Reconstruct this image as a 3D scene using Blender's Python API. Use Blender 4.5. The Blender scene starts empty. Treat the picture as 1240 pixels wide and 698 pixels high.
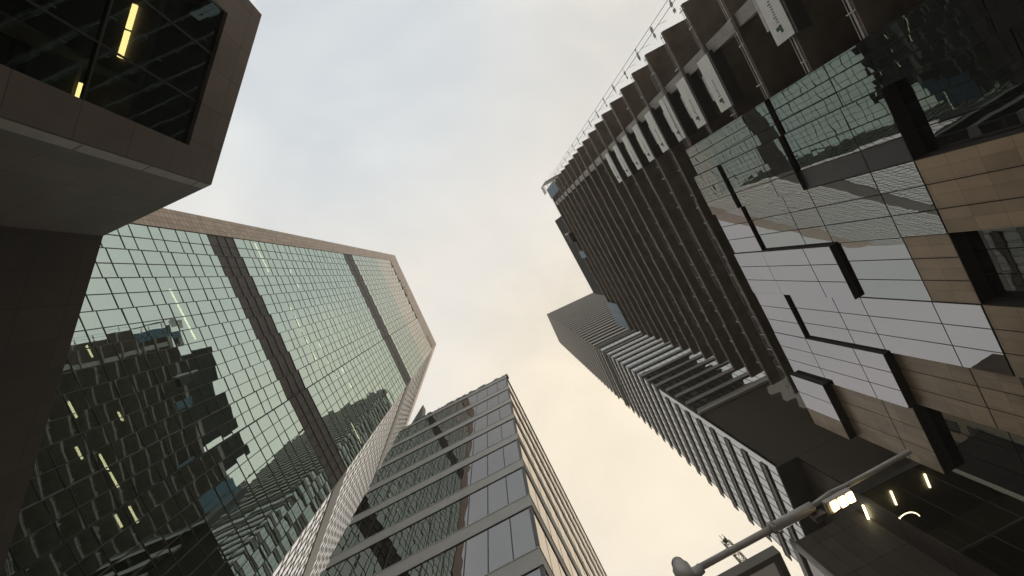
import bpy, math, random
from mathutils import Matrix, Vector
random.seed(7)
R = math.radians
S = bpy.context.scene
COL = S.collection

# ------------------------------------------------------------------ camera
EYE = 1.6
cam = bpy.data.cameras.new('camera'); camo = bpy.data.objects.new('camera', cam); COL.objects.link(camo)
Fw = Vector((31, 17, 480)).normalized()
Rt = (Vector((1, 0, 0)) - Fw.x * Fw).normalized()
Dn = Fw.cross(Rt)
m3 = Matrix((Rt, -Dn, -Fw)).transposed()
camo.matrix_world = Matrix.Translation((0, 0, EYE)) @ m3.to_4x4()
cam.sensor_fit = 'HORIZONTAL'; cam.sensor_width = 36; cam.lens = 480 / 1240 * 36
cam.clip_start = 0.05; cam.clip_end = 6000
S.camera = camo

def pix(p):                                     # where a world point shows in the 1240 x 698 photo
    v = Vector(p) - Vector((0, 0, EYE)); c = v.dot(Fw)
    if c < 0.01: return None
    return 620 + 480 * v.dot(Rt) / c, 349 + 480 * v.dot(Dn) / c

# ------------------------------------------------------------------ world
SUN_EL, SUN_AZ = R(26), math.atan2(0.86, 0.52)   # low veiled sun down the street
W = bpy.data.worlds.new('World'); S.world = W; W.use_nodes = True
nt = W.node_tree; nt.nodes.clear()
def N(t, **k):
    n = nt.nodes.new(t)
    for a, b in k.items(): setattr(n, a, b)
    return n
out = N('ShaderNodeOutputWorld'); bg = N('ShaderNodeBackground'); bg.inputs[1].default_value = 0.1
sky = N('ShaderNodeTexSky', sky_type='NISHITA', sun_disc=False, sun_elevation=SUN_EL, sun_rotation=math.pi / 2 - SUN_AZ)
sky.dust_density = 4
tc = N('ShaderNodeTexCoord')
def dotramp(v, a, b):
    d = N('ShaderNodeVectorMath', operation='DOT_PRODUCT'); d.inputs[1].default_value = Vector(v).normalized()
    nt.links.new(tc.outputs['Generated'], d.inputs[0])
    mr = N('ShaderNodeMapRange', interpolation_type='SMOOTHSTEP'); mr.inputs[1].default_value = a; mr.inputs[2].default_value = b
    nt.links.new(d.outputs['Value'], mr.inputs[0]); return mr.outputs[0]
def mixc(f, a, b, mode='MIX'):
    m = N('ShaderNodeMix', data_type='RGBA', blend_type=mode)
    for s, v in ((0, f), (6, a), (7, b)):
        if hasattr(v, 'links'): nt.links.new(v, m.inputs[s])
        else: m.inputs[s].default_value = v if s == 0 else (*v, 1)
    return m.outputs[2]
no = N('ShaderNodeTexNoise'); no.inputs['Scale'].default_value = 2.0; no.inputs['Detail'].default_value = 6; no.inputs['Roughness'].default_value = 0.5; no.inputs['Distortion'].default_value = 0.4
mp = N('ShaderNodeMapping'); mp.inputs['Scale'].default_value = (1, 1.6, 1); mp.inputs['Rotation'].default_value = (0, 0, 1.1)
nt.links.new(tc.outputs['Generated'], mp.inputs[0]); nt.links.new(mp.outputs[0], no.inputs['Vector'])
nr = N('ShaderNodeMapRange'); nr.inputs[1].default_value = 0.36; nr.inputs[2].default_value = 0.66; nt.links.new(no.outputs['Fac'], nr.inputs[0])
cool = dotramp((-235, -330, 480), 0.80, 1.0)
warm = dotramp((215, 185, 480), 0.84, 0.995)
c = mixc(warm, (8.85, 8.45, 7.8), (10.2, 9.0, 7.1))
c = mixc(cool, c, (7.7, 8.15, 8.45))
low = N('ShaderNodeMapRange', interpolation_type='SMOOTHSTEP'); low.inputs[1].default_value = 0.78; low.inputs[2].default_value = 0.35
sz = N('ShaderNodeSeparateXYZ'); nt.links.new(tc.outputs['Generated'], sz.inputs[0]); nt.links.new(sz.outputs['Z'], low.inputs[0])
east = dotramp((1, -0.1, 0.2), 0.0, 0.75)
lm = N('ShaderNodeMath', operation='MULTIPLY'); nt.links.new(low.outputs[0], lm.inputs[0]); nt.links.new(east, lm.inputs[1])
c = mixc(lm.outputs[0], c, (9.2, 8.1, 5.2))
c2 = mixc(nr.outputs[0], (0.87, 0.885, 0.905), (1.08, 1.065, 1.04))
c = mixc(1.0, c, c2, 'MULTIPLY')
c = mixc(0.08, c, sky.outputs[0])
nt.links.new(c, bg.inputs[0]); nt.links.new(bg.outputs[0], out.inputs[0])

sun = bpy.data.lights.new('sun', 'SUN'); sun.energy = 0.9; sun.angle = R(18); sun.color = (1, 0.87, 0.70)
suno = bpy.data.objects.new('sun', sun); COL.objects.link(suno)
sd = Vector((math.cos(SUN_AZ) * math.cos(SUN_EL), math.sin(SUN_AZ) * math.cos(SUN_EL), math.sin(SUN_EL)))
suno.rotation_euler = sd.to_track_quat('Z', 'Y').to_euler(); suno.location = sd * 400

S.view_settings.view_transform = 'Standard'; S.view_settings.look = 'None'
S.view_settings.exposure = 0.14; S.view_settings.gamma = 1; S.view_settings.use_curve_mapping = False
S.render.engine = 'CYCLES'
cy = S.cycles; cy.max_bounces = 10; cy.glossy_bounces = 6; cy.diffuse_bounces = 5; cy.transmission_bounces = 6; cy.transparent_max_bounces = 16
cy.caustics_reflective = False; cy.caustics_refractive = False

# ------------------------------------------------------------------ materials
M = {}
def newmat(name):
    m = bpy.data.materials.new(name); m.use_nodes = True; t = m.node_tree; t.nodes.clear()
    o = t.nodes.new('ShaderNodeOutputMaterial'); M[name] = m; return m, t, o
def solid(name, col, rough=0.6, var=0.12, scale=1.5, metal=0.0, spec=0.4, col2=None, streak=False):
    m, t, o = newmat(name)
    p = t.nodes.new('ShaderNodeBsdfPrincipled'); p.inputs['Metallic'].default_value = metal
    p.inputs['Specular IOR Level'].default_value = spec
    g = t.nodes.new('ShaderNodeTexCoord'); mp = t.nodes.new('ShaderNodeMapping'); n = t.nodes.new('ShaderNodeTexNoise')
    if streak: mp.inputs['Scale'].default_value = (1, 1, 0.15)
    n.inputs['Scale'].default_value = scale; n.inputs['Detail'].default_value = 5
    t.links.new(g.outputs['Object'], mp.inputs[0]); t.links.new(mp.outputs[0], n.inputs['Vector'])
    r = t.nodes.new('ShaderNodeMix'); r.data_type = 'RGBA'
    k = t.nodes.new('ShaderNodeMapRange'); k.inputs[1].default_value = 0.3; k.inputs[2].default_value = 0.7
    t.links.new(n.outputs['Fac'], k.inputs[0]); t.links.new(k.outputs[0], r.inputs[0])
    a = tuple(x * (1 - var) for x in col); b = col2 or tuple(min(1, x * (1 + var)) for x in col)
    r.inputs[6].default_value = (*a, 1); r.inputs[7].default_value = (*b, 1)
    t.links.new(r.outputs[2], p.inputs['Base Color'])
    rr = t.nodes.new('ShaderNodeMapRange'); rr.inputs[3].default_value = rough * 0.85; rr.inputs[4].default_value = min(1, rough * 1.15)
    t.links.new(n.outputs['Fac'], rr.inputs[0]); t.links.new(rr.outputs[0], p.inputs['Roughness'])
    t.links.new(p.outputs[0], o.inputs[0]); return m
def tiled(name, col, tw, th, gap=0.03, rough=0.5, var=0.18, gapc=0.35, spec=0.4, wall=True):
    """stone or panel cladding: tile joints in the x-z plane of the wall, each tile its own tone"""
    m, t, o = newmat(name)
    p = t.nodes.new('ShaderNodeBsdfPrincipled'); p.inputs['Roughness'].default_value = rough; p.inputs['Specular IOR Level'].default_value = spec
    g = t.nodes.new('ShaderNodeTexCoord'); s = t.nodes.new('ShaderNodeSeparateXYZ'); cb = t.nodes.new('ShaderNodeCombineXYZ')
    t.links.new(g.outputs['Object'], s.inputs[0])
    ad = t.nodes.new('ShaderNodeMath'); ad.operation = 'ADD'
    t.links.new(s.outputs['X'], ad.inputs[0]); t.links.new(s.outputs['Y'], ad.inputs[1])
    t.links.new(ad.outputs[0], cb.inputs['X']); t.links.new(s.outputs['Z' if wall else 'Y'], cb.inputs['Y'])
    b = t.nodes.new('ShaderNodeTexBrick'); b.offset = 0; b.inputs['Scale'].default_value = 1
    b.inputs['Brick Width'].default_value = tw; b.inputs['Row Height'].default_value = th; b.inputs['Mortar Size'].default_value = gap
    b.inputs['Color1'].default_value = (*[x * (1 - var) for x in col], 1); b.inputs['Color2'].default_value = (*[x * (1 + var) for x in col], 1)
    b.inputs['Mortar'].default_value = (*[x * gapc for x in col], 1)
    t.links.new(cb.outputs[0], b.inputs['Vector'])
    n = t.nodes.new('ShaderNodeTexNoise'); n.inputs['Scale'].default_value = 0.8; n.inputs['Detail'].default_value = 6
    t.links.new(g.outputs['Object'], n.inputs['Vector'])
    k = t.nodes.new('ShaderNodeMapRange'); k.inputs[3].default_value = 0.7; k.inputs[4].default_value = 1.3; t.links.new(n.outputs['Fac'], k.inputs[0])
    x = t.nodes.new('ShaderNodeMix'); x.data_type = 'RGBA'; x.blend_type = 'MULTIPLY'; x.inputs[0].default_value = 1
    t.links.new(b.outputs['Color'], x.inputs[6]); t.links.new(k.outputs[0], x.inputs[7])
    t.links.new(x.outputs[2], p.inputs['Base Color']); t.links.new(p.outputs[0], o.inputs[0]); return m
def glass(name, refl, tint, fac=0.7, wob=0.0, wscale=0.5, inner=None, edge=1.0, rough=0.0):
    """coated architectural glass: a mirror layer over tinted see-through (or an opaque backing colour)"""
    m, t, o = newmat(name)
    gl = t.nodes.new('ShaderNodeBsdfGlossy'); gl.inputs['Color'].default_value = (*refl, 1); gl.inputs['Roughness'].default_value = rough
    if inner:
        tr = t.nodes.new('ShaderNodeBsdfDiffuse'); tr.inputs['Color'].default_value = (*inner, 1)
    else:
        tr = t.nodes.new('ShaderNodeBsdfTransparent'); tr.inputs['Color'].default_value = (*tint, 1)
    fr = t.nodes.new('ShaderNodeFresnel'); fr.inputs['IOR'].default_value = 1.5
    k = t.nodes.new('ShaderNodeMapRange'); k.inputs[1].default_value = 0.04; k.inputs[3].default_value = fac; k.inputs[4].default_value = edge
    t.links.new(fr.outputs[0], k.inputs[0])
    mx = t.nodes.new('ShaderNodeMixShader'); t.links.new(k.outputs[0], mx.inputs[0]); t.links.new(tr.outputs[0], mx.inputs[1]); t.links.new(gl.outputs[0], mx.inputs[2])
    if wob:
        g = t.nodes.new('ShaderNodeTexCoord'); n = t.nodes.new('ShaderNodeTexNoise'); n.inputs['Scale'].default_value = wscale; n.inputs['Detail'].default_value = 2
        t.links.new(g.outputs['Object'], n.inputs['Vector'])
        b = t.nodes.new('ShaderNodeBump'); b.inputs['Strength'].default_value = 1; b.inputs['Distance'].default_value = wob
        t.links.new(n.outputs['Fac'], b.inputs['Height']); t.links.new(b.outputs[0], gl.inputs['Normal'])
    t.links.new(mx.outputs[0], o.inputs[0]); return m
def lit(name, col, st):
    m, t, o = newmat(name); e = t.nodes.new('ShaderNodeEmission'); e.inputs[0].default_value = (*col, 1); e.inputs[1].default_value = st
    t.links.new(e.outputs[0], o.inputs[0]); return m

glass('hazed_glass', (0.58, 0.65, 0.595), (0.34, 0.36, 0.33), 0.86, 0.0045, 0.3)  # mirror tint warmed for the upper floors, haze painted into it
glass('top_hazed_glass', (0.70, 0.68, 0.62), (0.34, 0.33, 0.31), 0.88, 0.003, 0.4)  # warmer again near the roof, more haze put into the tint
glass('green_glass', (0.54, 0.655, 0.60), (0.34, 0.40, 0.36), 0.86, 0.0045, 0.3)
glass('pale_glass', (0.96, 0.94, 0.92), (0.30, 0.32, 0.31), 0.86, 0.006, 0.5)
glass('grey_glass', (0.26, 0.25, 0.243), (0.12, 0.13, 0.13), 0.5, 0.010, 0.4, inner=(0.02, 0.02, 0.02))
glass('pink_glass', (0.86, 0.80, 0.74), (0.1, 0.1, 0.1), 0.55, 0.004, 0.4, inner=(0.03, 0.03, 0.03))
glass('clear_glass', (0.275, 0.295, 0.30), (0.15, 0.17, 0.18), 0.80, 0.006, 0.4, inner=(0.02, 0.024, 0.026))
glass('white_glass', (0.31, 0.31, 0.335), (0.3, 0.3, 0.3), 0.70, 0.003, 0.4, inner=(0.08, 0.08, 0.09))
glass('dark_glass', (0.20, 0.20, 0.19), (0.5, 0.49, 0.46), 0.22, 0.004, 0.4, edge=0.4)
glass('veiled_glass', (0.20, 0.19, 0.18), (0.3, 0.3, 0.3), 0.2, 0.004, 0.4, inner=(0.15, 0.13, 0.11), edge=0.4)  # opaque brown backing paints a lens veil over the dark glazing
glass('black_glass', (0.20, 0.30, 0.31), (0.40, 0.42, 0.42), 0.24, 0.003, 0.4, edge=0.5)
glass('fin_glass', (0.48, 0.50, 0.50), (0.1, 0.1, 0.1), 0.8, 0.004, 0.3, inner=(0.05, 0.055, 0.055))
tiled('tan_reflection', (0.45, 0.345, 0.235), 0.79, 1.35, 0.012, 0.35, 0.14, 0.6)  # opaque tan that paints a masonry building's reflection on the panes
solid('grey_panel', (0.085, 0.085, 0.088), 0.4, 0.08)
tiled('brown_stone', (0.52, 0.42, 0.37), 0.62, 0.62, 0.035, 0.45, 0.14, 0.5)
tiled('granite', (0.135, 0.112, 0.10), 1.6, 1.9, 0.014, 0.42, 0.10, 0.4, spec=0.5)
tiled('granite_side_shaded', (0.088, 0.074, 0.066), 1.6, 1.9, 0.014, 0.5, 0.12, 0.4, spec=0.4)  # same granite made darker, shade put into the colour
tiled('granite_rear_shaded', (0.052, 0.043, 0.037), 1.6, 1.9, 0.014, 0.6, 0.14, 0.4, spec=0.25)  # darkest copy of the granite, the rear wall's shade painted in
tiled('brown_cladding', (0.085, 0.072, 0.06), 1.4, 3.8, 0.03, 0.6, 0.16, 0.35, spec=0.3)
tiled('dark_louvre', (0.045, 0.038, 0.036), 0.68, 0.8, 0.03, 0.5, 0.08, 1.7)
solid('mullion_dark', (0.03, 0.034, 0.032), 0.45, 0.1)
solid('wall_brown', (0.10, 0.085, 0.07), 0.8, 0.15, 0.3)
solid('interior_dark', (0.06, 0.055, 0.047), 0.9, 0.3, 0.3)
solid('ceiling_white', (0.22, 0.21, 0.18), 0.9, 0.1, 0.5)
solid('grey_metal', (0.46, 0.46, 0.44), 0.42, 0.08, 0.8, spec=0.5)
solid('frame_grey', (0.10, 0.10, 0.10), 0.45, 0.1)
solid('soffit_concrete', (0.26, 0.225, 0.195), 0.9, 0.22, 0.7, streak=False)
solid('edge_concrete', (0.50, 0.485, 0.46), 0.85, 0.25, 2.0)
solid('column_concrete', (0.42, 0.41, 0.39), 0.85, 0.15, 1.2)
solid('galvanised', (0.5, 0.5, 0.5), 0.4, 0.15, 4, metal=0.5)
solid('screen_white', (0.86, 0.88, 0.86), 0.5, 0.05)
solid('logo_green', (0.03, 0.11, 0.07), 0.6, 0.1)
solid('letter_dark', (0.22, 0.28, 0.25), 0.6, 0.1)
solid('tarp_blue', (0.035, 0.115, 0.19), 0.5, 0.3, 1.5)
solid('net_pale', (0.62, 0.62, 0.60), 0.8, 0.2, 3)
solid('fin_dark', (0.25, 0.235, 0.21), 0.5, 0.12, 0.8)
solid('fin_edge', (0.40, 0.40, 0.38), 0.5, 0.1)
solid('reveal_dark', (0.05, 0.043, 0.036), 0.7, 0.15, 1.0)
solid('sheen_tone', (0.20, 0.18, 0.165), 0.35, 0.15, 1.2, spec=0.6)  # lighter tone for the painted sheen along the granite corner
solid('black_void', (0.012, 0.012, 0.012), 0.7, 0.1)
solid('light_beam', (0.40, 0.40, 0.38), 0.5, 0.1)
solid('pole_steel', (0.52, 0.50, 0.49), 0.4, 0.10, 5, spec=0.6)
solid('fabric_grey', (0.55, 0.52, 0.50), 0.9, 0.12, 1.2)
_m = M['fabric_grey']; _t = _m.node_tree; _p = [n for n in _t.nodes if n.type == 'BSDF_PRINCIPLED'][0]; _o = [n for n in _t.nodes if n.type == 'OUTPUT_MATERIAL'][0]
_tr = _t.nodes.new('ShaderNodeBsdfTranslucent'); _tr.inputs[0].default_value = (0.42, 0.39, 0.37, 1); _mx = _t.nodes.new('ShaderNodeMixShader'); _mx.inputs[0].default_value = 0.45
_t.links.new(_p.outputs[0], _mx.inputs[1]); _t.links.new(_tr.outputs[0], _mx.inputs[2]); _t.links.new(_mx.outputs[0], _o.inputs[0])
solid('frame_bronze', (0.20, 0.185, 0.175), 0.5, 0.1)
solid('tan_wall', (0.33, 0.28, 0.22), 0.85, 0.12, 0.4)
solid('slate_wall', (0.016, 0.017, 0.016), 0.8, 0.3, 0.1, spec=0.15)
solid('asphalt', (0.05, 0.05, 0.052), 0.9, 0.2, 3)
solid('paving', (0.36, 0.34, 0.31), 0.85, 0.12, 1.2)
solid('terrain', (0.25, 0.24, 0.22), 0.95, 0.2, 0.05)
solid('kerb_stone', (0.30, 0.29, 0.28), 0.85, 0.1, 2)
solid('paint_white', (0.75, 0.75, 0.73), 0.7, 0.1, 5)
lit('tube_yellow', (1.0, 0.80, 0.30), 5.0)
lit('tube_warm', (1.0, 0.86, 0.50), 9.0)
lit('led_amber', (1.0, 0.70, 0.30), 14.0)

# ------------------------------------------------------------------ mesh builder
class MB:
    def __init__(s): s.v = []; s.f = []; s.m = []
    def quad(s, a, b, c, d, m=0):
        i = len(s.v); s.v += [tuple(a), tuple(b), tuple(c), tuple(d)]; s.f.append((i, i + 1, i + 2, i + 3)); s.m.append(m)
    def box(s, x0, x1, y0, y1, z0, z1, m=0, T=None):
        if x0 > x1: x0, x1 = x1, x0
        if y0 > y1: y0, y1 = y1, y0
        if z0 > z1: z0, z1 = z1, z0
        i = len(s.v)
        P = [(x, y, z) for z in (z0, z1) for y in (y0, y1) for x in (x0, x1)]
        if T: P = [tuple(T(p)) for p in P]
        s.v += P
        for q in ((0, 2, 3, 1), (4, 5, 7, 6), (0, 1, 5, 4), (2, 6, 7, 3), (0, 4, 6, 2), (1, 3, 7, 5)):
            s.f.append(tuple(i + k for k in q)); s.m.append(m)
    def tube(s, a, b, r, n=8, m=0, r2=None):
        a = Vector(a); b = Vector(b); d = (b - a).normalized(); r2 = r if r2 is None else r2
        u = d.orthogonal().normalized(); w = d.cross(u); i = len(s.v)
        for p, rr in ((a, r), (b, r2)):
            for k in range(n):
                t = 2 * math.pi * k / n; s.v.append(tuple(p + rr * (math.cos(t) * u + math.sin(t) * w)))
        for k in range(n):
            s.f.append((i + k, i + (k + 1) % n, i + n + (k + 1) % n, i + n + k)); s.m.append(m)
        s.f.append(tuple(i + k for k in reversed(range(n)))); s.f.append(tuple(i + n + k for k in range(n))); s.m += [m, m]
    def prism(s, poly, z0, z1, m=0):
        i = len(s.v); n = len(poly)
        s.v += [(x, y, z0) for x, y in poly] + [(x, y, z1) for x, y in poly]
        for k in range(n): s.f.append((i + k, i + (k + 1) % n, i + n + (k + 1) % n, i + n + k)); s.m.append(m)
        s.f.append(tuple(i + k for k in reversed(range(n)))); s.f.append(tuple(i + n + k for k in range(n))); s.m += [m, m]
    def build(s, name, mats, parent=None, bevel=0, smooth=False):
        me = bpy.data.meshes.new(name); me.from_pydata(s.v, [], s.f)
        if isinstance(mats, str): mats = [mats]
        for k in mats: me.materials.append(M[k])
        if len(mats) > 1: me.polygons.foreach_set('material_index', s.m)
        if smooth: me.polygons.foreach_set('use_smooth', [True] * len(s.f))
        me.update(); o = bpy.data.objects.new(name, me); COL.objects.link(o)
        if parent: o.parent = parent
        if bevel:
            b = o.modifiers.new('bevel', 'BEVEL'); b.width = bevel; b.segments = 2
        return o
def tag(o, label=None, cat=None, group=None, kind=None):
    for k, v in (('label', label), ('category', cat), ('group', group), ('kind', kind)):
        if v: o[k] = v
    return o
def empty(name, x, y, rz, label, cat, group=None):
    o = bpy.data.objects.new(name, None); COL.objects.link(o); o.location = (x, y, 0); o.rotation_euler = (0, 0, rz)
    o.empty_display_size = 2; return tag(o, label, cat, group)
def root(name, ang, s0, D0, label, cat):         # base corner given along / across the street at angle ang
    a = R(ang); x = s0 * math.cos(a) + D0 * math.sin(a); y = s0 * math.sin(a) - D0 * math.cos(a)
    o = empty(name, x, y, a, label, cat); o['a'] = 0; del o['a']
    return o
def world(rt_, p):
    a = rt_.rotation_euler.z; c_, s_ = math.cos(a), math.sin(a)
    return rt_.location.x + p[0] * c_ - p[1] * s_, rt_.location.y + p[0] * s_ + p[1] * c_, p[2]
def bx(name, mat, parent, *a, bevel=0):
    m = MB(); m.box(*a); return m.build(name, mat, parent, bevel)

# ------------------------------------------------------------------ ground, road, pavements
g = MB(); g.box(-1500, 1500, -1500, 1500, -1.0, -0.15); tag(g.build('ground', 'terrain'), kind='structure')
SA = R(63.5)
def street(p): return (p[0] * math.cos(SA) + p[1] * math.sin(SA), p[0] * math.sin(SA) - p[1] * math.cos(SA), p[2])
g = MB(); g.box(-400, 400, 2.0, 15.5, -0.2, -0.1, T=street); tag(g.build('road', 'asphalt'), kind='structure')
g = MB(); g.box(-400, 400, -45, 1.7, -0.2, 0.0, T=street); tag(g.build('pavement', 'paving'), kind='structure')
g = MB(); g.box(-400, 400, 15.8, 90, -0.2, 0.0, T=street); tag(g.build('pavement', 'paving'), kind='structure')
for d in (1.7, 15.5):
    g = MB(); g.box(-400, 400, d, d + 0.3, -0.2, 0.012, T=street); tag(g.build('kerb', 'kerb_stone'), kind='structure')
g = MB()
for k in range(-30, 30): g.box(k * 9, k * 9 + 3, 8.68, 8.82, -0.1, -0.096, T=street)
tag(g.build('lane_marking', 'paint_white'), kind='structure')

# ------------------------------------------------------------------ mirror tower (left)
ZT = 1.6
L = root('mirror_tower', 65.5, 16.2, -28.0, 'tall green mirror glass tower with dark plant floors and brown stone edge', 'skyscraper')
rows = []                                          # (z0, z1, kind)
z = 49.1
down = []
for k in range(11):
    for h in (1.35, 2.1): down.append((z - h, z)); z -= h
rows += [(a, b, 'g') for a, b in reversed(down)]
rows += [(49.1 + 1.6 * k, 50.7 + 1.6 * k, 'd') for k in range(3)]
z = 53.9; p = 39.6 / 11
for k in range(11): rows += [(z, z + p * 0.6, 'g'), (z + p * 0.6, z + p, 'g')]; z += p
rows += [(93.5, 96.5, 'd'), (96.5, 99.5, 'd')]
z = 99.5; p = 38.5 / 11
for k in range(11): rows += [(z, z + p * 0.6, 'g'), (z + p * 0.6, z + p, 'g')]; z += p
rows = [(a + ZT, b + ZT, k) for a, b, k in rows]
zb, zt = rows[0][0], rows[-1][1]
ZROOF = 149 + ZT
cols = []                                          # (xa, ya, xb, yb, flat normal frame)
x = -34.0
for bay in range(8):
    for h in range(2):
        cols.append((x + 1.365 * h, 0.095 * h * 1.0, x + 1.365 * (h + 1), 0.095 * (h + 1), bay if h == 0 else None))
    x += 2.73
n_flat = 9; w = (0 - x) / n_flat
for k in range(n_flat): cols.append((x + w * k, 0, x + w * (k + 1), 0, None))
panes = []; darkm = [MB(), MB()]; mull = MB()
def pane_quad(xa, ya, xb, yb, z0, z1, amp):
    tx = random.gauss(0, amp); tz = random.gauss(0, amp)
    hx = math.hypot(xb - xa, yb - ya) / 2; hz = (z1 - z0) / 2
    nx, ny = (yb - ya) / (2 * hx), -(xb - xa) / (2 * hx)
    P = []
    for px_, py_, pz_, sx, sz in ((xa, ya, z0, -1, -1), (xb, yb, z0, 1, -1), (xb, yb, z1, 1, 1), (xa, ya, z1, -1, 1)):
        o = sx * tx * hx + sz * tz * hz
        P.append((px_ + nx * o, py_ + ny * o, pz_))
    return P
for xa, ya, xb, yb, st in cols:
    for z0, z1, k in rows:
        if k == 'd': darkm[z0 > 80].quad((xa, ya + .03, z0), (xb, yb + .03, z0), (xb, yb + .03, z1), (xa, ya + .03, z1))
        else: panes.append(pane_quad(xa, ya, xb, yb, z0, z1, 0.0048))
    mull.box(xa - .03, xa + .03, ya - .05, ya + .02, zb, zt)
    if st is not None and xa > -33: mull.box(xa - .02, xa + .03, ya + .02, ya + .19, zb, zt)
bays = [(-34 + 2.73 * k, 0, -34 + 2.73 * (k + 1), .19) for k in range(8)] + [(-34 + 2.73 * 8, 0, 0, 0)]
for xa, ya, xb, yb in bays:
    for z0, z1, k in rows:
        i = len(mull.v); t = .03
        mull.v += [(xa, ya - .035, z0 - t), (xb, yb - .035, z0 - t), (xb, yb - .035, z0 + t), (xa, ya - .035, z0 + t),
                   (xa, ya + .02, z0 - t), (xb, yb + .02, z0 - t), (xb, yb + .02, z0 + t), (xa, ya + .02, z0 + t)]
        for q in ((0, 1, 2, 3), (0, 4, 5, 1), (3, 2, 6, 7)): mull.f.append(tuple(i + j for j in q)); mull.m.append(0)
# second, chamfer-turned face
a2 = R(44); c2_, s2_ = math.cos(a2), math.sin(a2); LEN2 = 70.0; NC2 = 51; w2 = LEN2 / NC2
def f2(t, o=0): return (t * c2_ + s2_ * o, t * s2_ - c2_ * o)
panes2 = MB(); dark2 = [MB(), MB()]; mull2 = MB()
for k in range(NC2):
    xa, ya = f2(k * w2); xb, yb = f2((k + 1) * w2)
    for z0, z1, kd in rows:
        if kd == 'd':
            (xa_, ya_), (xb_, yb_) = f2(k * w2, .08), f2((k + 1) * w2, .08); dark2[z0 > 80].quad((xa_, ya_, z0), (xb_, yb_, z0), (xb_, yb_, z1), (xa_, ya_, z1))
        else: panes2.quad(*pane_quad(xa, ya, xb, yb, z0, z1, 0.002))
T2 = lambda p: (*f2(p[0], p[1]), p[2])
for k in range(NC2 + 1): mull2.box(k * w2 - .03, k * w2 + .03, -.02, .05, zb, zt, T=T2)
for z0, z1, kd in rows: mull2.box(0, LEN2, -.02, .04, z0 - .03, z0 + .03, T=T2)
# the hundred panes that show largest, each its own part; the rest one part
def area(P):
    q = [pix(world(L, v)) for v in P]
    if any(v is None for v in q): return 0
    cx = sum(v[0] for v in q) / 4; cyy = sum(v[1] for v in q) / 4
    if not (70 < cx < 1240 and 0 < cyy < 690) or cx < 125 - (cyy - 286) * .3 : return 0
    return abs(sum(q[i][0] * q[(i + 1) % 4][1] - q[(i + 1) % 4][0] * q[i][1] for i in range(4)) / 2)
order = sorted(range(len(panes)), key=lambda i: -area(panes[i])); top = set(order[:100])
rest = [MB(), MB(), MB()]
for i, P in enumerate(panes):
    if i in top:
        q = MB(); q.quad(*P); q.build('window_pane', 'green_glass', L)
    else: rest[(P[0][2] > 100) + (P[0][2] > 122)].quad(*P)
for q, k in zip(rest, ('green_glass', 'hazed_glass', 'top_hazed_glass')): tag(q.build('window_panes', k, L), kind='stuff')
for q in darkm + dark2: q.build('plant_louvre', 'dark_louvre', L)
mull.build('mullion_grid', 'mullion_dark', L)
tag(panes2.build('corner_glazing', 'pale_glass', L), 'pale reflective glazing on the turned face')
mull2.build('mullion_grid', 'light_beam', L)
ex, ey = f2(LEN2)
st = MB(); st.box(-36.4, -34.04, -0.12, 3.0, 0, ZROOF)
st.build('stone_pier', 'brown_stone', L)
pp = MB(); pp.box(-34.04, 0, -0.06, 1.0, zt + .04, ZROOF); pp.box(0, LEN2, -1.0, .05, zt + .04, ZROOF, T=T2)
pp.build('stone_parapet', 'brown_stone', L)
sl = MB()
for k in range(7):
    sl.box(-26.5 + .9 * k, -26.2 + .9 * k, -.09, -.05, 140.2, 142.2) if k not in (2,) else None
    sl.box(-5.0 + .6 * k, -4.75 + .6 * k, -.09, -.05, 140.6, 142.6)
sl.build('vent_slot', 'black_void', L)
body = MB(); body.prism([(-36.4, 3.02), (-33.5, 2.6), (-1.5, 2.6), (ex - 3.6, ey + .5), (ex - 20, ey + 4), (-36.4, 32)], 0, ZROOF - .3)
body.build('core_wall', 'interior_dark', L)
base = MB(); base.box(-34, -.1, .25, .6, 0, zb - .05); base.build('base_wall', 'granite', L)
tubes = [(-11.41, -5.88, 40.68), (-18.15, -13.28, 59.89), (-13.72, -13.21, 66.5), (-11.18, -10.58, 66.6), (-7.63, -2.6, 61), (-2.3, 2.83, 61), (-.87, .14, 64.3),
         (2.15, 2.82, 64.35), (4.42, 5.44, 64.7), (4.35, 5.26, 67.8), (7.29, 8.12, 67.95), (-3.72, -2.51, 27.78), (-1.93, -1.18, 30.43), (-.77, .13, 26.9),
         (.31, 1.5, 27.95), (1.7, 2.88, 28), (4.34, 5.29, 27.05), (4.36, 5.65, 28.05), (-7.27, -6.31, 30.65), (12.34, 15.93, 62.25)]
for sa, sb, zz in tubes:
    q = MB(); q.box(sa - 16.2, sb - 16.2, .62, .74, zz + ZT, zz + ZT + .06); q.build('ceiling_light', 'tube_warm', L)

# ------------------------------------------------------------------ granite wing (top left)
HA = 20 + ZT
V = [(-10.65, -12.28), (-13.12, -4.23), (-18.06, -1.75), (-23.3, 14.9)]
A = empty('granite_building', V[1][0], V[1][1], R(107.1 - 180), 'low dark brown granite building with one big dark window, nearest at upper left', 'building')
ca, sa_ = math.cos(-A.rotation_euler.z), math.sin(-A.rotation_euler.z)
def la(p): dx, dy = p[0] - V[1][0], p[1] - V[1][1]; return dx * ca - dy * sa_, dx * sa_ + dy * ca
v0 = (V[0][0] - 30 * .446, V[0][1] - 30 * .895); v5 = (v0[0] - 21.0, v0[1] + 10.5)
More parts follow.
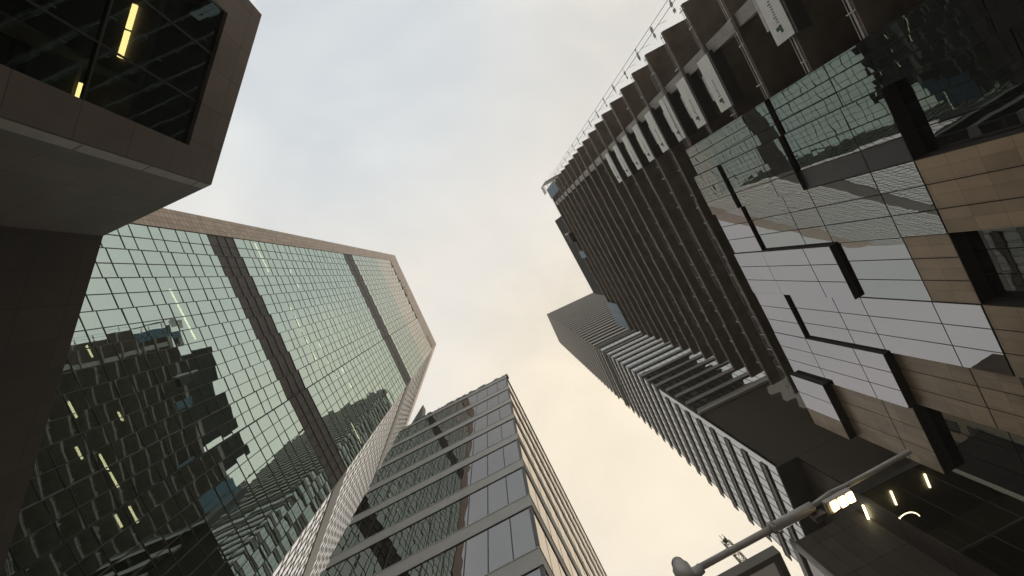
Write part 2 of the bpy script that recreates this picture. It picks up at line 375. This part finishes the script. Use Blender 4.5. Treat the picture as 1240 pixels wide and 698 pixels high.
# outline in local space: x runs along the window wall from the corner, inside is -y or +y by sign
lV = [la(p) for p in V]; l0 = la(v0); l5 = la(v5); lb = la((-38.5, 6.5))
WL = lV[0][0]; sg = 1 if lV[2][1] > 0 else -1
X0, X1, ZW0, ZW1 = 1.31, 7.18, 8.0, 18.07 + ZT
wl = MB()
wl.box(0, X0, 0, sg * .5, 0, HA); wl.box(X1, WL, 0, sg * .5, 0, HA); wl.box(X0, X1, 0, sg * .5, ZW1, HA); wl.box(X0, X1, 0, sg * .5, 0, ZW0)
o = wl.build('window_wall', 'granite', A)
def wallseg(a, b, z0, z1, th, mat, name):
    a = Vector(a); b = Vector(b); d = (b - a).normalized(); nrm = Vector((-d.y, d.x)) * sg
    q = MB(); P = [a, b, b + nrm * th, a + nrm * th]; q.prism([tuple(k) for k in P], z0, z1); return q.build(name, mat, A)
mm = Vector(lV[2]) - Vector(lV[1])
wallseg(Vector(lV[2]), Vector(lV[1]) + mm.normalized() * .004, 0, HA - .003, .5, 'granite_side_shaded', 'side_wall')
wallseg(lV[3], lV[2], 0, HA, .5, 'granite_rear_shaded', 'rear_wall')
md = mm.normalized(); mo = Vector((md.y, -md.x)) * sg
if True:
    q = MB(); zz = 0.0
    while zz < HA - .1:
        z2 = min(HA - .02, zz + 2.6); b0 = Vector(lV[1]) + md * .03; b1 = Vector(lV[1]) + md * .42
        P_ = [b0 - mo * .03, b1 - mo * .03, b1 + mo * .03, b0 + mo * .03]; q.prism([tuple(p_) for p_ in P_], zz, z2 - .04); zz = z2
    q.build('corner_sheen', 'sheen_tone', A)  # added strip standing in for a sky sheen on polished granite
wallseg(lV[0], l0, 0, HA - 6, .5, 'granite', 'street_wall')
o = wallseg(lV[0], l0, HA - 6, HA - .002, .3, 'pale_glass', 'glass_strip')
rp = [Vector(p_) for p_ in (lV[0], lV[1], lV[2], lV[3], lb, l5, l0)]; rc = sum(rp, Vector((0, 0))) / len(rp)
roof = MB(); roof.prism([tuple(rc + (p_ - rc) * .93) for p_ in rp], HA - .6, HA - .25); roof.build('roof', 'granite', A)
gl = MB(); gl.quad((X0, sg * .16, ZW0), (X1, sg * .16, ZW0), (X1, sg * .16, ZW1), (X0, sg * .16, ZW1)); wn = gl.build('window', 'black_glass', A)
fr = MB()
for xx in (3.2, 5.3): fr.box(xx - .03, xx + .03, sg * .1, sg * .2, ZW0, ZW1)
for zz in (15.3,): fr.box(X0, X1, sg * .095, sg * .195, zz - .04, zz + .04)
fr.build('window_frame', 'black_void', wn)
inn = MB(); inn.box(X0 - .5, X1 + .5, sg * 5.0, sg * 5.1, 6, HA - .7); inn.box(X0 - .6, X0 - .5, sg * .5, sg * 5, 6, HA - .7); inn.box(X1 + .5, X1 + .6, sg * .5, sg * 5, 6, HA - .7)
inn.build('inner_wall', 'interior_dark', A)
fl = MB(); fl.box(X0 - .4, X1 + .4, sg * .55, sg * 4.9, 17.32, 17.55); fl.box(X0 - .4, X1 + .4, sg * .55, sg * 4.9, HA - .68, HA - .62); fl.build('inner_ceiling', 'wall_brown', A)
for xa, xb, yy, zz in ((3.4, 4.4, 1.2, 17.26), (4.48, 5.4, 1.2, 17.26), (1.45, 1.95, 1.2, 16.3)):
    q = MB(); q.box(xa, xb, sg * yy, sg * (yy + .16), zz - .05, zz + .02); q.build('ceiling_light', 'tube_yellow', A)
q = MB(); q.box(1.0, 2.6, sg * 1.6, sg * 3.2, 16.36, 16.5); q.box(2.6, 2.7, sg * .6, sg * 3.2, 12, 17.3); q.build('inner_partition', 'ceiling_white', A)

# ------------------------------------------------------------------ office block (bottom centre)
C = root('office_block', 63.5, 11.5, -3.1, 'grey office block with pale horizontal spandrel bands, lower centre', 'building')
# local x = along street away from camera, local y = to the left of the picture; corner at (0,0)
CW, CD = 13.55, 45.0; HC = 45.9 + ZT
core = MB(); core.box(.36, CD, .36, CW, 0, HC - .5); core.build('core_wall', 'interior_dark', C)
tops = [45.75 - 4.15 * k for k in range(12)]
for k, t in enumerate(tops):
    zt_ = t + ZT; h = 1.0 if k else .75
    b = MB(); b.box(.13, CD, .13, .34, zt_ - h, zt_); b.box(.13, .34, .34, CW, zt_ - h, zt_)
    b.box(.11, CD, .11, .3, zt_ - h - .04, zt_ - h + .03); b.box(.11, .3, .3, CW, zt_ - h - .04, zt_ - h + .03)
    b.box(.11, CD, .11, .3, zt_ - .03, zt_ + .04); b.box(.11, .3, .3, CW, zt_ - .03, zt_ + .04)
    b.build('spandrel_band', 'grey_metal', C)
    za, zb_ = zt_ - 4.15 + .0, zt_ - h
    if za < 0: za = 0.02
    q = MB(); n = 11
    for j in range(n):
        ya, yb = CW * j / n, CW * (j + 1) / n
        P = pane_quad(.16 + ya, .16, .16 + yb, .16, za, zb_, .0012)
        q.quad(*[(p_[1], p_[0], p_[2]) for p_ in P])
    wq = q.build('ribbon_window', 'grey_glass', C)
    f_ = MB()
    for j in range(n + 1): f_.box(.145, .17, CW * j / n - .025 + .16, CW * j / n + .025 + .16, za, zb_)
    f_.build('mullion', 'mullion_dark', wq)
    q = MB()
    for j in range(30):
        xa = .16 + (CD - .16) * j / 30; q.quad(*pane_quad(xa, .16, xa + (CD - .16) / 30, .16, za, zb_, .001))
    wq = q.build('ribbon_window', 'pink_glass', C)
    f_ = MB()
    for j in range(31):
        xa = .16 + (CD - .16) * j / 30; f_.box(xa - .02, xa + .02, .152, .17, za, zb_)
    f_.build('mullion', 'frame_grey', wq)
cp = MB(); cp.box(.135, .3, .135, .3, 0, HC - 1.0); cp.build('corner_post', 'frame_grey', C)
rail = MB()
for j in range(28):
    y = .2 + j * .42; rail.tube((.2, y, HC - .1), (.2, y, HC + .6 + .5 * random.random()), .05, 5)
    if random.random() < .75: rail.box(.16, .6, y - .22, y + .25, HC - .1, HC + .3 + .8 * random.random())
rail.tube((.2, .1, HC + .5), (.2, 12, HC + .5), .05, 5)
rail.build('roof_railing', 'frame_grey', C)
# local y=12.9 is the left end
rf = MB(); i = len(rf.v)
rf.v += [(x_, y_, z_) for x_ in (.5, 1.3) for y_, z_ in ((11.2, HC - .3), (13.0, HC - .3), (12.45, HC + 7.8))]
for q in ((0, 1, 2), (3, 5, 4), (0, 3, 4, 1), (1, 4, 5, 2), (2, 5, 3, 0)): rf.f.append(q); rf.m.append(0)
rf.build('roof_fin', 'frame_grey', C)

# ------------------------------------------------------------------ tower under construction (right)
RA = 61.0; RS0, RD0 = -11.75, 25.0
T = root('construction_tower', RA, RS0, RD0, 'concrete tower under construction with bare floor slabs above new glass bays', 'skyscraper')
# local x = along street (s - RS0); local +y = towards the street (camera), so depth goes to -y
XE = 41.75; XG = 10.45; P0 = 32.9 + ZT; PH = 3.81
def slab_z(k): return P0 + PH * k
XR = 43.75
for k in range(-6, 20):
    x1 = XG - .05 if k <= 2 else XE
    zz = slab_z(k); s_ = MB(); e_ = MB()
    xa = 0.0
    while xa < x1 - .01:
        ln = random.choice((3.2, 4.8, 4.8, 6.4, 7.2)); xb = min(x1, xa + ln)
        if x1 - xb < 1.2: xb = x1
        j = random.uniform(-.07, .05)
        s_.box(xa, xb, -14, j, zz - .30, zz)
        e_.box(xa, xb, j + .003, j + .05, zz - .15, zz - .03)
        xa = xb
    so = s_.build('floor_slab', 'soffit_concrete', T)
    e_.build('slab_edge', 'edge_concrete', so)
    r_ = MB(); xx = .4
    while xx < x1:
        r_.box(xx - .035, xx + .035, .06, .14, zz - .34, zz + random.uniform(.1, .5)); xx += random.choice((1.6, 2.0, 2.4, 3.2))
    r_.tube((.1, .10, zz + .08), (x1, .10, zz + .08), .02, 5)
    if k > 1 and k < 9:
        for rep in range(5 - k // 2):            # access platform frames along the slab edge
            xx = random.uniform(.28, .9) * x1 if x1 > 20 else random.uniform(.1, .6) * x1
            ln = min(random.choice((3.6, 4.8, 6.0)), x1 - xx)
            for hh, yy in ((-.05, .42), (-.55, .12)): r_.tube((xx, yy, zz + hh), (xx + ln, yy, zz + hh), .022, 5)
            t = 0
            while t <= ln: r_.box(xx + t - .025, xx + t + .025, .06, .42, zz - .08, zz - .03); r_.box(xx + t - .02, xx + t + .02, .1, .14, zz - .55, zz - .05); t += 1.2
    r_.build('edge_rail', 'galvanised', so)
for xc in (4.35,):
    q = MB(); q.box(xc - .5, xc + .5, -1.3, -.17, 0, slab_z(19)); q.build('column', 'column_concrete', T)
for xc in (14.5, 22, 29.5, 36.5, 41):
    q = MB(); q.box(xc - .45, xc + .45, -4.2, -3.2, 0, slab_z(19)); q.build('column', 'column_concrete', T)
q = MB(); q.box(1.5, 40, -14.2, -8, 0, slab_z(19) + 2.5); q.build('core_wall', 'soffit_concrete', T)
q = MB(); q.box(-.1, 41, -14.0, -.35, slab_z(19) + .01, slab_z(19) + 1.3); q.build('roof_upstand', 'fin_dark', T)
q = MB(); q.box(7.75, 32.6, -9, -.5, slab_z(19) + 1.32, 119.5); q.build('roof_plant_room', 'slate_wall', T)
# blue sheeting and a hoarding at the roof corners
q = MB()
for k in (17, 18, 19): q.box(-.1, 2.6, .10, .16, slab_z(k) - 3.2, slab_z(k) + .3)
q.build('blue_sheeting', 'tarp_blue', T)
for k, (a, b) in enumerate(((18.5, 20.5), (34, 36.8), (36.9, 41.4))):
    q = MB(); q.box(a, b, .16, .22, 98.5 if k else 103, 108.2); q.build('blue_sheeting', 'tarp_blue', T)
q = MB(); q.box(13.0, 15.6, .1, 1.2, 104.5, 108.3); q.box(12.6, 12.95, .1, 1.2, 104.5, 108.6, 1); q.build('hoist_cabin', ['black_void', 'net_pale'], T)
q = MB(); q.box(-1.7, -1.62, -6, .5, 103, 110); q.box(-1.6, .6, .45, .5, 107.5, 110.5); q.build('roof_hoarding', 'net_pale', T)
# white safety screens hung at the slab edges
kk = (-2, 0, 1, 2, 3, 4, 5, 6, 7)
names = ['lowest', 'second lowest', 'third lowest', 'fourth lowest', 'middle', 'fourth highest', 'third highest', 'second highest', 'highest']
for k in kk:
    zz = slab_z(k) + (-.1); xa, xb = (3.6, 8.1) if k == -2 else (4.6, 9.35)
    if k == -2: xa, xb = 2.8, 7.8
    q = MB(); q.box(xa, xb, .30, .36, zz - .55, zz + .95)
    so = q.build('safety_screen', 'screen_white', T)
    q = MB(); q.box(xa - .05, xb + .05, .18, .30, zz - .75, zz - .60); q.box(xa - .1, xb + .1, -.9, .16, zz - .62, zz - .56); q.build('screen_bracket', 'frame_grey', so)
    q = MB(); xl = xb - 2.75
    for j in range(9):
        h = random.choice((.16, .26, .16, .16)); q.box(xl + j * .18, xl + j * .18 + .10, .36, .366, zz + .1, zz + .1 + h)
    q.build('lettering', 'letter_dark', so)
    q = MB(); q.prism([(xb - 1.05, .362), (xb - .55, .362), (xb - .55, .368), (xb - 1.05, .368)], zz + .05, zz + .25)
    q.prism([(xb - 1.0, .362), (xb - .75, .362), (xb - .75, .368), (xb - 1.0, .368)], zz + .25, zz + .52); q.build('leaf_emblem', 'logo_green', so)
    q = MB(); q.box(xa + 1.2, xb - 1.2, .30, .33, zz + 1.02, zz + 1.22); q.build('safety_notice', 'net_pale', so)

# installed glass bays, staggered in pairs of storeys
bs = [XG, 13.37, 17.9, 22.65, 27.4, 32.35, 37.4, XR]
LV = [(6.3, 13.9), (13.9, 21.5), (21.5, 29.1), (29.1, 36.75), (36.75, 41.0)]
LV = [(a + ZT, b + ZT) for a, b in LV]
DEP = [[0.0, .0, .3, .0, .3, .3, .0],
       [0.0, -1.5, .5, -1.5, .5, .2, -.2],
       [0.0, .5, .55, .45, .6, -.2, -1.4],
       [.55, 1.15, .55, 1.5, .6, 1.35, .8],
       [.5, 1.7, 1.1, 1.45, 1.25, 1.35, 2.6]]
def cell_mat(r, m, c, t):
    if r == 4 and m == 6: return 'tan_reflection' if c == 2 and t == 0 else 'white_glass'
    if (r, m) in ((1, 2), (1, 4), (2, 5), (3, 6)): return 'tan_reflection'
    if (r, m) == (1, 5): return 'white_glass' if t else 'clear_glass'
    if (r, m) == (2, 3): return 'tan_reflection' if t == 0 and c == 2 or (t == 0) else ('grey_panel' if c >= 1 and False else 'clear_glass')
    if (r, m) == (2, 1) and c == 2: return 'grey_panel'
    if r == 3 and m >= 3 or r == 4 and m >= 2: return 'white_glass'
    if r == 2 and m == 4: return 'white_glass'
    return 'clear_glass'
for r, (z0, z1) in enumerate(LV):
    for m in range(7):
        xa, xb = bs[m], bs[m + 1]; d = .25 + .45 * (DEP[r][m] - .25)
        bay = MB(); bay.box(xa + .01, xb - .01, -2.0, d - .05, z0 + .01, z1 - .01)
        bo = bay.build('facade_bay', 'reveal_dark', T)
        fr = MB()
        zs = [z0, z0 + (z1 - z0) * .34, z1] if r < 4 else [z0, z1]
        zs = [z0, z0 + (z1 - z0) / 3, z0 + (z1 - z0) * 2 / 3, z1] if r < 4 and False else zs
        for c in range(3):
            for t in range(len(zs) - 1):
                a = xa + (xb - xa) * c / 3 + .035; b = xa + (xb - xa) * (c + 1) / 3 - .035
                P = pane_quad(a, -d, b, -d, zs[t] + .035, zs[t + 1] - .035, .0016)
                q = MB(); q.quad(*[(p_[0], -p_[1], p_[2]) for p_ in P])
                mt = cell_mat(r, m, c, t)
                po = q.build('opaque_panel' if mt in ('tan_reflection', 'grey_panel') else 'glass_pane', mt, bo)
                if mt == 'tan_reflection': po['label'] = 'panel painted with a tan reflection'
                if mt == 'grey_panel': po['label'] = 'plain dark grey panel'

# scaffold and cables at the far end of the slabs
SC = root('end_scaffold', RA, RS0 - .75, RD0 - .1, 'thin steel scaffold with scraps of netting along the end of the bare slabs', 'scaffold')
for dx, dy in ((0.1, .1), (-.45, .1)):
    q = MB(); q.tube((dx, dy, 0), (dx, dy, 104 + random.random() * 3), .03, 6); q.build('standard', 'galvanised', SC)
for k in range(-6, 20):
    zz = slab_z(k); q = MB()
    q.tube((-.5, .1, zz + .6), (.9, .1, zz + .6), .02, 5); q.tube((0.1, -.9, zz - .4), (0.1, .15, zz - .4), .02, 5)
    for rep in range(7):
        x_, y_, z_ = random.uniform(-.4, .75), .1, zz + random.uniform(.57, .63); e = random.uniform(.06, .16)
        q.box(x_ - e, x_ + e, y_ - .02, y_ + .02, z_ - e, z_ + e * 1.4)
    q.build('ledger_bay', 'net_pale', SC)
q = MB()
for j in range(2): q.box(-3.4, -.9, -.02 + 0.0, .02, 26 + 4.8 * j, 29.0 + 4.8 * j)
q.build('netting', 'net_pale', SC)

# ------------------------------------------------------------------ finned tower (centre right)
B = root('finned_tower', 65.3, 35.15, 21.7, 'very tall tower ringed with dark horizontal fins, behind the construction tower', 'skyscraper')
# local x along street; corner at (0,0); depth from the street is -y
BW, BD = 17.2, 42.0; HB = 223 + ZT; Z44, Z61 = 44.5 + ZT, 61.5 + ZT
q = MB(); q.box(.5, BW, -BD, -.5, Z44 + .3, HB - 1); co = q.build('core_wall', 'black_void', B)
q = MB(); q.box(.06, BW, -.06, -.12, Z44, HB - .8)
q.build('street_glazing', 'fin_glass', B)
q = MB(); q.box(.06, .12, -BD, -.13, Z61, HB - .8); q.build('side_glazing', 'fin_glass', B)
q = MB()
for j in range(13): xx = .12 + j * (BW - .2) / 12; q.box(xx - .03, xx + .03, -.06, -.02, Z44, HB - 1)
for j in range(30): yy = -.3 - j * 1.4; q.box(.02, .06, yy - .03, yy + .03, Z61, HB - 1)
q.build('mullion_grid', 'frame_grey', B)
q = MB(); q.box(-.25, BW + .3, -BD, .25, HB - 1.3, HB); q.build('roof_rim', 'light_beam', B)
pitch = 3.85; k = 0; z = Z44 + 2.2
while z < HB - 2.5:
    zr = z - ZT
    f_ = MB(); e_ = MB()
    if not 113 < zr < 120.5:
        upper = zr > 120
        h = 1.5 if upper else 1.15; dp = .28 if upper else .14
        xa = -.2 if zr > 76 else 1.3
        if zr < 76 or not upper:
            f_.box(xa, BW + .9, -.05, dp - .1, z + .1, z + h - .1)
            f_.box(xa - .02, BW + .92, -.04, dp, z, z + .14); f_.box(xa - .02, BW + .92, -.04, dp, z + h - .14, z + h)
            n = 26
            for j in range(n): xx = xa + (BW + .9 - xa) * j / (n - 1); f_.box(xx - .05, xx + .05, dp - .1, dp - .03, z + .15, z + h - .15)
        else:
            f_.box(xa, BW + .5, -.05, dp, z, z + h)
        if zr > 62: f_.box(-.25 if upper else -.14, .05, -BD, (-.05 if xa < 0 else -.6), z, z + h)
        fo = f_.build('louvre_fin', 'fin_dark', B)
        if not upper and zr > 62:
            e_.box(-.19, -.144, -BD, -.3, z + .0, z + .3); e_.build('fin_trim', 'fin_edge', fo)
    z += pitch; k += 1
for zz in (113.5, 120.3):
    q = MB(); q.box(-.6, BW + .4, .02, .5, zz + ZT, zz + ZT + .35); q.box(-.6, -.02, -BD, 0, zz + ZT, zz + ZT + .35); q.build('plant_floor_beam', 'fin_edge', B)
q = MB(); q.box(-.5, -.04, -BD, -.05, Z61 - .3, Z61 + .05); q.build('transfer_beam', 'light_beam', B)
# lower dark hall with its ceiling lights
YB = -2.8
q = MB(); q.box(0, BW, -BD, -.0, Z44 - .3, Z44 - .004); q.build('soffit', 'interior_dark', B)
q = MB(); q.quad((0.02, -BD, 0), (0.02, YB, 0), (0.02, YB, 37.8), (0.02, -BD, 37.8)); q.build('lobby_glazing', 'dark_glass', B)
q = MB(); q.quad((.02, -BD, Z44 + .01), (.02, -.35, Z44 + .01), (.02, -.35, Z61 - .31), (.02, -BD, Z61 - .31)); q.build('spandrel_glazing', 'veiled_glass', B)
q = MB(); q.quad((0.02, -BD, 38.3), (0.02, YB, 38.3), (0.02, YB, Z44 - .31), (0.02, -BD, Z44 - .31)); q.build('spandrel_glazing', 'veiled_glass', B)
q = MB()
for j in range(14): yy = YB - j * 3.0; q.box(.0, .019, yy - .03, yy + .03, 0, 37.8)
q.box(-.01, .018, -BD, YB, 29.6, 29.7); q.box(-.02, .045, -BD, YB, 37.79, 38.31)
q.build('lobby_mullion', 'mullion_dark', B)
q = MB(); q.quad((.2, YB, 0), (BW, YB, 0), (BW, YB, Z44 - .31), (.2, YB, Z44 - .31)); q.build('recess_wall', 'brown_cladding', B)
q = MB(); q.box(7, 7.2, -BD, YB - .1, 0, Z44 - .4); q.box(.05, 7, -BD, YB - .1, 37.9, 38.2); q.box(.2, 7, -BD, YB - .1, 29.6, 29.8); q.build('lobby_interior', 'ceiling_white', B)
for Da, Db, za, zz in ((21.6, 21.6, 35.5, 34.1), (24.3, 24.3, 36.0, 34.3), (27.5, 27.5, 36.1, 35.3), (31.4, 31.4, 36.2, 34.9)):
    y = -(Da - 21.7) - 3.0
    q = MB(); q.tube((1.2, -(Da - 21.7) - (3.2 if Da < 22 else 0), 37.8), (2.7, -(Da - 21.7) - (3.2 if Da < 22 else 0), 37.8), .09, 8); q.build('ceiling_light', 'tube_warm', B)
q = MB(); pr = None
for j in range(13):
    t = math.pi * (.15 + .75 * j / 12); pt = (2.6 - 1.2 * math.sin(t) , -4.4 + 1.3 * math.cos(t), 35.4)
    if pr: q.tube(pr, pt, .05, 6)
    pr = pt
q.build('ring_light', 'tube_warm', B)
# podium in front of the recess
q = MB(); q.box(2.75, 14.5, YB + .02, 4.6, 0, 39.2); q.build('podium', 'brown_cladding', B)
q = MB(); q.box(2.6, 3.35, 4.62, 4.85, 0, 39.6); q.box(2.6, 14.6, 4.62, 4.85, 38.7, 39.602)
for zz in (13, 22, 30.5): q.box(3.35, 14.6, 4.62, 4.8, zz - .35, zz + .35)
q.build('podium_frame', 'light_beam', B)
q = MB(); q.quad((3.35, 4.61, 0), (14.5, 4.61, 0), (14.5, 4.61, 38.7), (3.35, 4.61, 38.7)); q.build('podium_glazing', 'grey_glass', B)

# ------------------------------------------------------------------ building that shows only as a reflection
H_ = root('tan_block', 63.5, 64, -9, 'tan masonry block with rows of square windows, beyond the office block', 'building')
q = MB(); q.box(0, 46, 0, 20, 0, 74); q.build('wall', 'tan_wall', H_)
for zc in range(12):
    for xc in range(8):
        z_ = 72 - 4.0 * zc; x_ = 3 + xc * 5.2
        q = MB(); q.box(x_, x_ + 2.6, -.03, .0, z_ - 2.6, z_); q.box(x_ - .1, x_ + 2.7, -.12, -.0, z_ - 2.75, z_ - 2.62); q.build('window', 'black_void', H_)

# ------------------------------------------------------------------ street lamp
ZL = 7.0 + EYE
LP = root('street_lamp', 63.5, 6.7, .82, 'grey steel lamp post with long arm and lit amber lamp head', 'street lamp')
# arm runs to local -y (towards the construction side)
q = MB(); q.tube((0, 0, 0), (0, 0, ZL + .28), .145, 20, r2=.13)
for j in range(4):
    t0, t1 = j / 4 * math.pi / 2, (j + 1) / 4 * math.pi / 2
    q.tube((0, 0, ZL + .28 + .13 * math.sin(t0)), (0, 0, ZL + .28 + .13 * math.sin(t1)), .13 * math.cos(t0) + .001, 20, r2=.13 * math.cos(t1) + .001)
q.build('post', 'pole_steel', LP, smooth=True)
q = MB(); q.tube((0, -.05, ZL), (0, -2.0, ZL), .062, 16); q.build('arm', 'pole_steel', LP, smooth=True)
q = MB(); q.tube((0, .17, ZL - .17), (0, -.32, ZL - .02), .09, 14); q.tube((0, 0, ZL - .2), (0, 0, ZL + .17), .175, 18); q.build('collar', 'pole_steel', LP, smooth=True)
q = MB(); q.tube((0, -1.85, ZL), (0, -2.75, ZL), .09, 16); q.tube((0, -1.83, ZL), (0, -1.9, ZL), .108, 16)
for yy in (-2.0, -2.3, -2.6): q.tube((.07, yy, ZL - .05), (.11, yy, ZL - .08), .018, 6)
for j in range(8):
    t = math.pi * j / 4; q.tube((.1 * math.cos(t), -1.86, ZL + .1 * math.sin(t)), (.1 * math.cos(t), -1.93, ZL + .1 * math.sin(t)), .014, 6)
q.build('sleeve', 'pole_steel', LP, smooth=True)
q = MB(); pr = None
for j in range(9):
    t = j / 8; pt = (.12 + .05 * math.sin(t * 3.1), -2.7 - .6 * t, ZL - .1 - .06 * math.sin(t * 3.14))
    if pr: q.tube(pr, pt, .012, 6)
    pr = pt
q.build('cable', 'mullion_dark', LP)
q = MB(); q.tube((0, -2.7, ZL), (-.04, -3.2, ZL + .03), .045, 10); q.tube((-.04, -3.2, ZL + .03), (-.02, -3.7, ZL + .02), .04, 10); q.tube((-.02, -3.55, ZL + .02), (-.02, -4.95, ZL + .02), .044, 12); q.build('outer_arm', 'pole_steel', LP, smooth=True)
hd = MB(); hd.box(-.05, .20, -3.50, -2.93, ZL - .13, ZL - .03); ho = hd.build('lamp_head', 'pole_steel', LP, bevel=.02)
for j in range(3):
    yy = -3.02 - j * .17
    q = MB(); q.box(-.02, .17, yy - .115, yy, ZL - .15, ZL - .131); q.build('led_panel', 'led_amber', ho)
q = MB(); q.box(.08, .2, -2.86, -2.62, ZL - .16, ZL - .04); q.build('junction_box', 'frame_bronze', LP)

# ------------------------------------------------------------------ grey canopy, lattice mast
ZC = 2.55 + EYE
CN = root('fabric_canopy', 63.5, 2.60, .95, 'square grey fabric canopy with dark frame below the lamp arm', 'canopy')
q = MB(); nx = 14
for i in range(nx):
    for j in range(nx):
        def fz(i, j): return ZC + .035 + .05 * math.sin(i / nx * math.pi) * math.sin(j / nx * math.pi) + .012 * math.sin((i - .4 * j) * 1.5)
        x0_, x1_, y0_, y1_ = .04 + 2.3 * i / nx, .04 + 2.3 * (i + 1) / nx, .04 + 2.3 * j / nx, .04 + 2.3 * (j + 1) / nx
        q.quad((x0_, y0_, fz(i, j)), (x1_, y0_, fz(i + 1, j)), (x1_, y1_, fz(i + 1, j + 1)), (x0_, y1_, fz(i, j + 1)))
q.build('fabric', 'fabric_grey', CN, smooth=True)
q = MB(); q.box(0, 2.4, 0, .045, ZC - .02, ZC + .05); q.box(0, 2.4, 2.355, 2.4, ZC - .02, ZC + .05); q.box(0, .045, .045, 2.355, ZC - .02, ZC + .05); q.box(2.355, 2.4, .045, 2.355, ZC - .02, ZC + .05)
q.build('frame', 'frame_bronze', CN)
for xx, yy in ((2.3, .1), (2.3, 2.3)):
    q = MB(); q.tube((xx, yy, 0), (xx, yy, ZC - .02), .04, 10); q.build('post', 'frame_bronze', CN)

MS = empty('lattice_mast', 49.7, 55.5, .6, 'slim steel lattice mast poking up behind the lamp arm', 'mast')
q = MB(); h = 79.4; w_ = 1.0
for a, b in ((-1, -1), (1, -1), (1, 1), (-1, 1)): q.tube((a * w_, b * w_, 0), (a * w_ * .6, b * w_ * .6, h), .10, 5)
z = 30.0
while z < h - .5:
    t = w_ * (1 - .4 * z / h)
    for a, b, c_, d_ in ((-1, -1, 1, -1), (1, -1, 1, 1), (1, 1, -1, 1), (-1, 1, -1, -1)):
        q.tube((a * t, b * t, z), (c_ * t, d_ * t, min(h, z + 1.6)), .06, 4); q.tube((a * t, b * t, z), (c_ * t, d_ * t, z), .05, 4)
    z += 1.6
q.build('lattice', 'frame_grey', MS)
q = MB(); q.tube((.3, .3, h - 1), (.3, .3, h + 2.2), .07, 6); q.tube((-.5, -.5, h - 1), (-.5, -.5, h + .9), .06, 6); q.box(-.45, .45, -.45, .45, h - .2, h + .02); q.build('antenna', 'frame_grey', MS)

# ------------------------------------------------------------------ thin smoky air
m, t, o = newmat('haze_air'); pv = t.nodes.new('ShaderNodeVolumePrincipled'); pv.inputs['Color'].default_value = (0.93, 0.9, 0.86, 1); pv.inputs['Density'].default_value = 0.0006; pv.inputs['Anisotropy'].default_value = 0.2
t.links.new(pv.outputs[0], o.inputs['Volume'])
hz = MB(); hz.box(-1520, 1520, -1520, 1520, -2.0, 232); tag(hz.build('haze', 'haze_air'), kind='stuff')
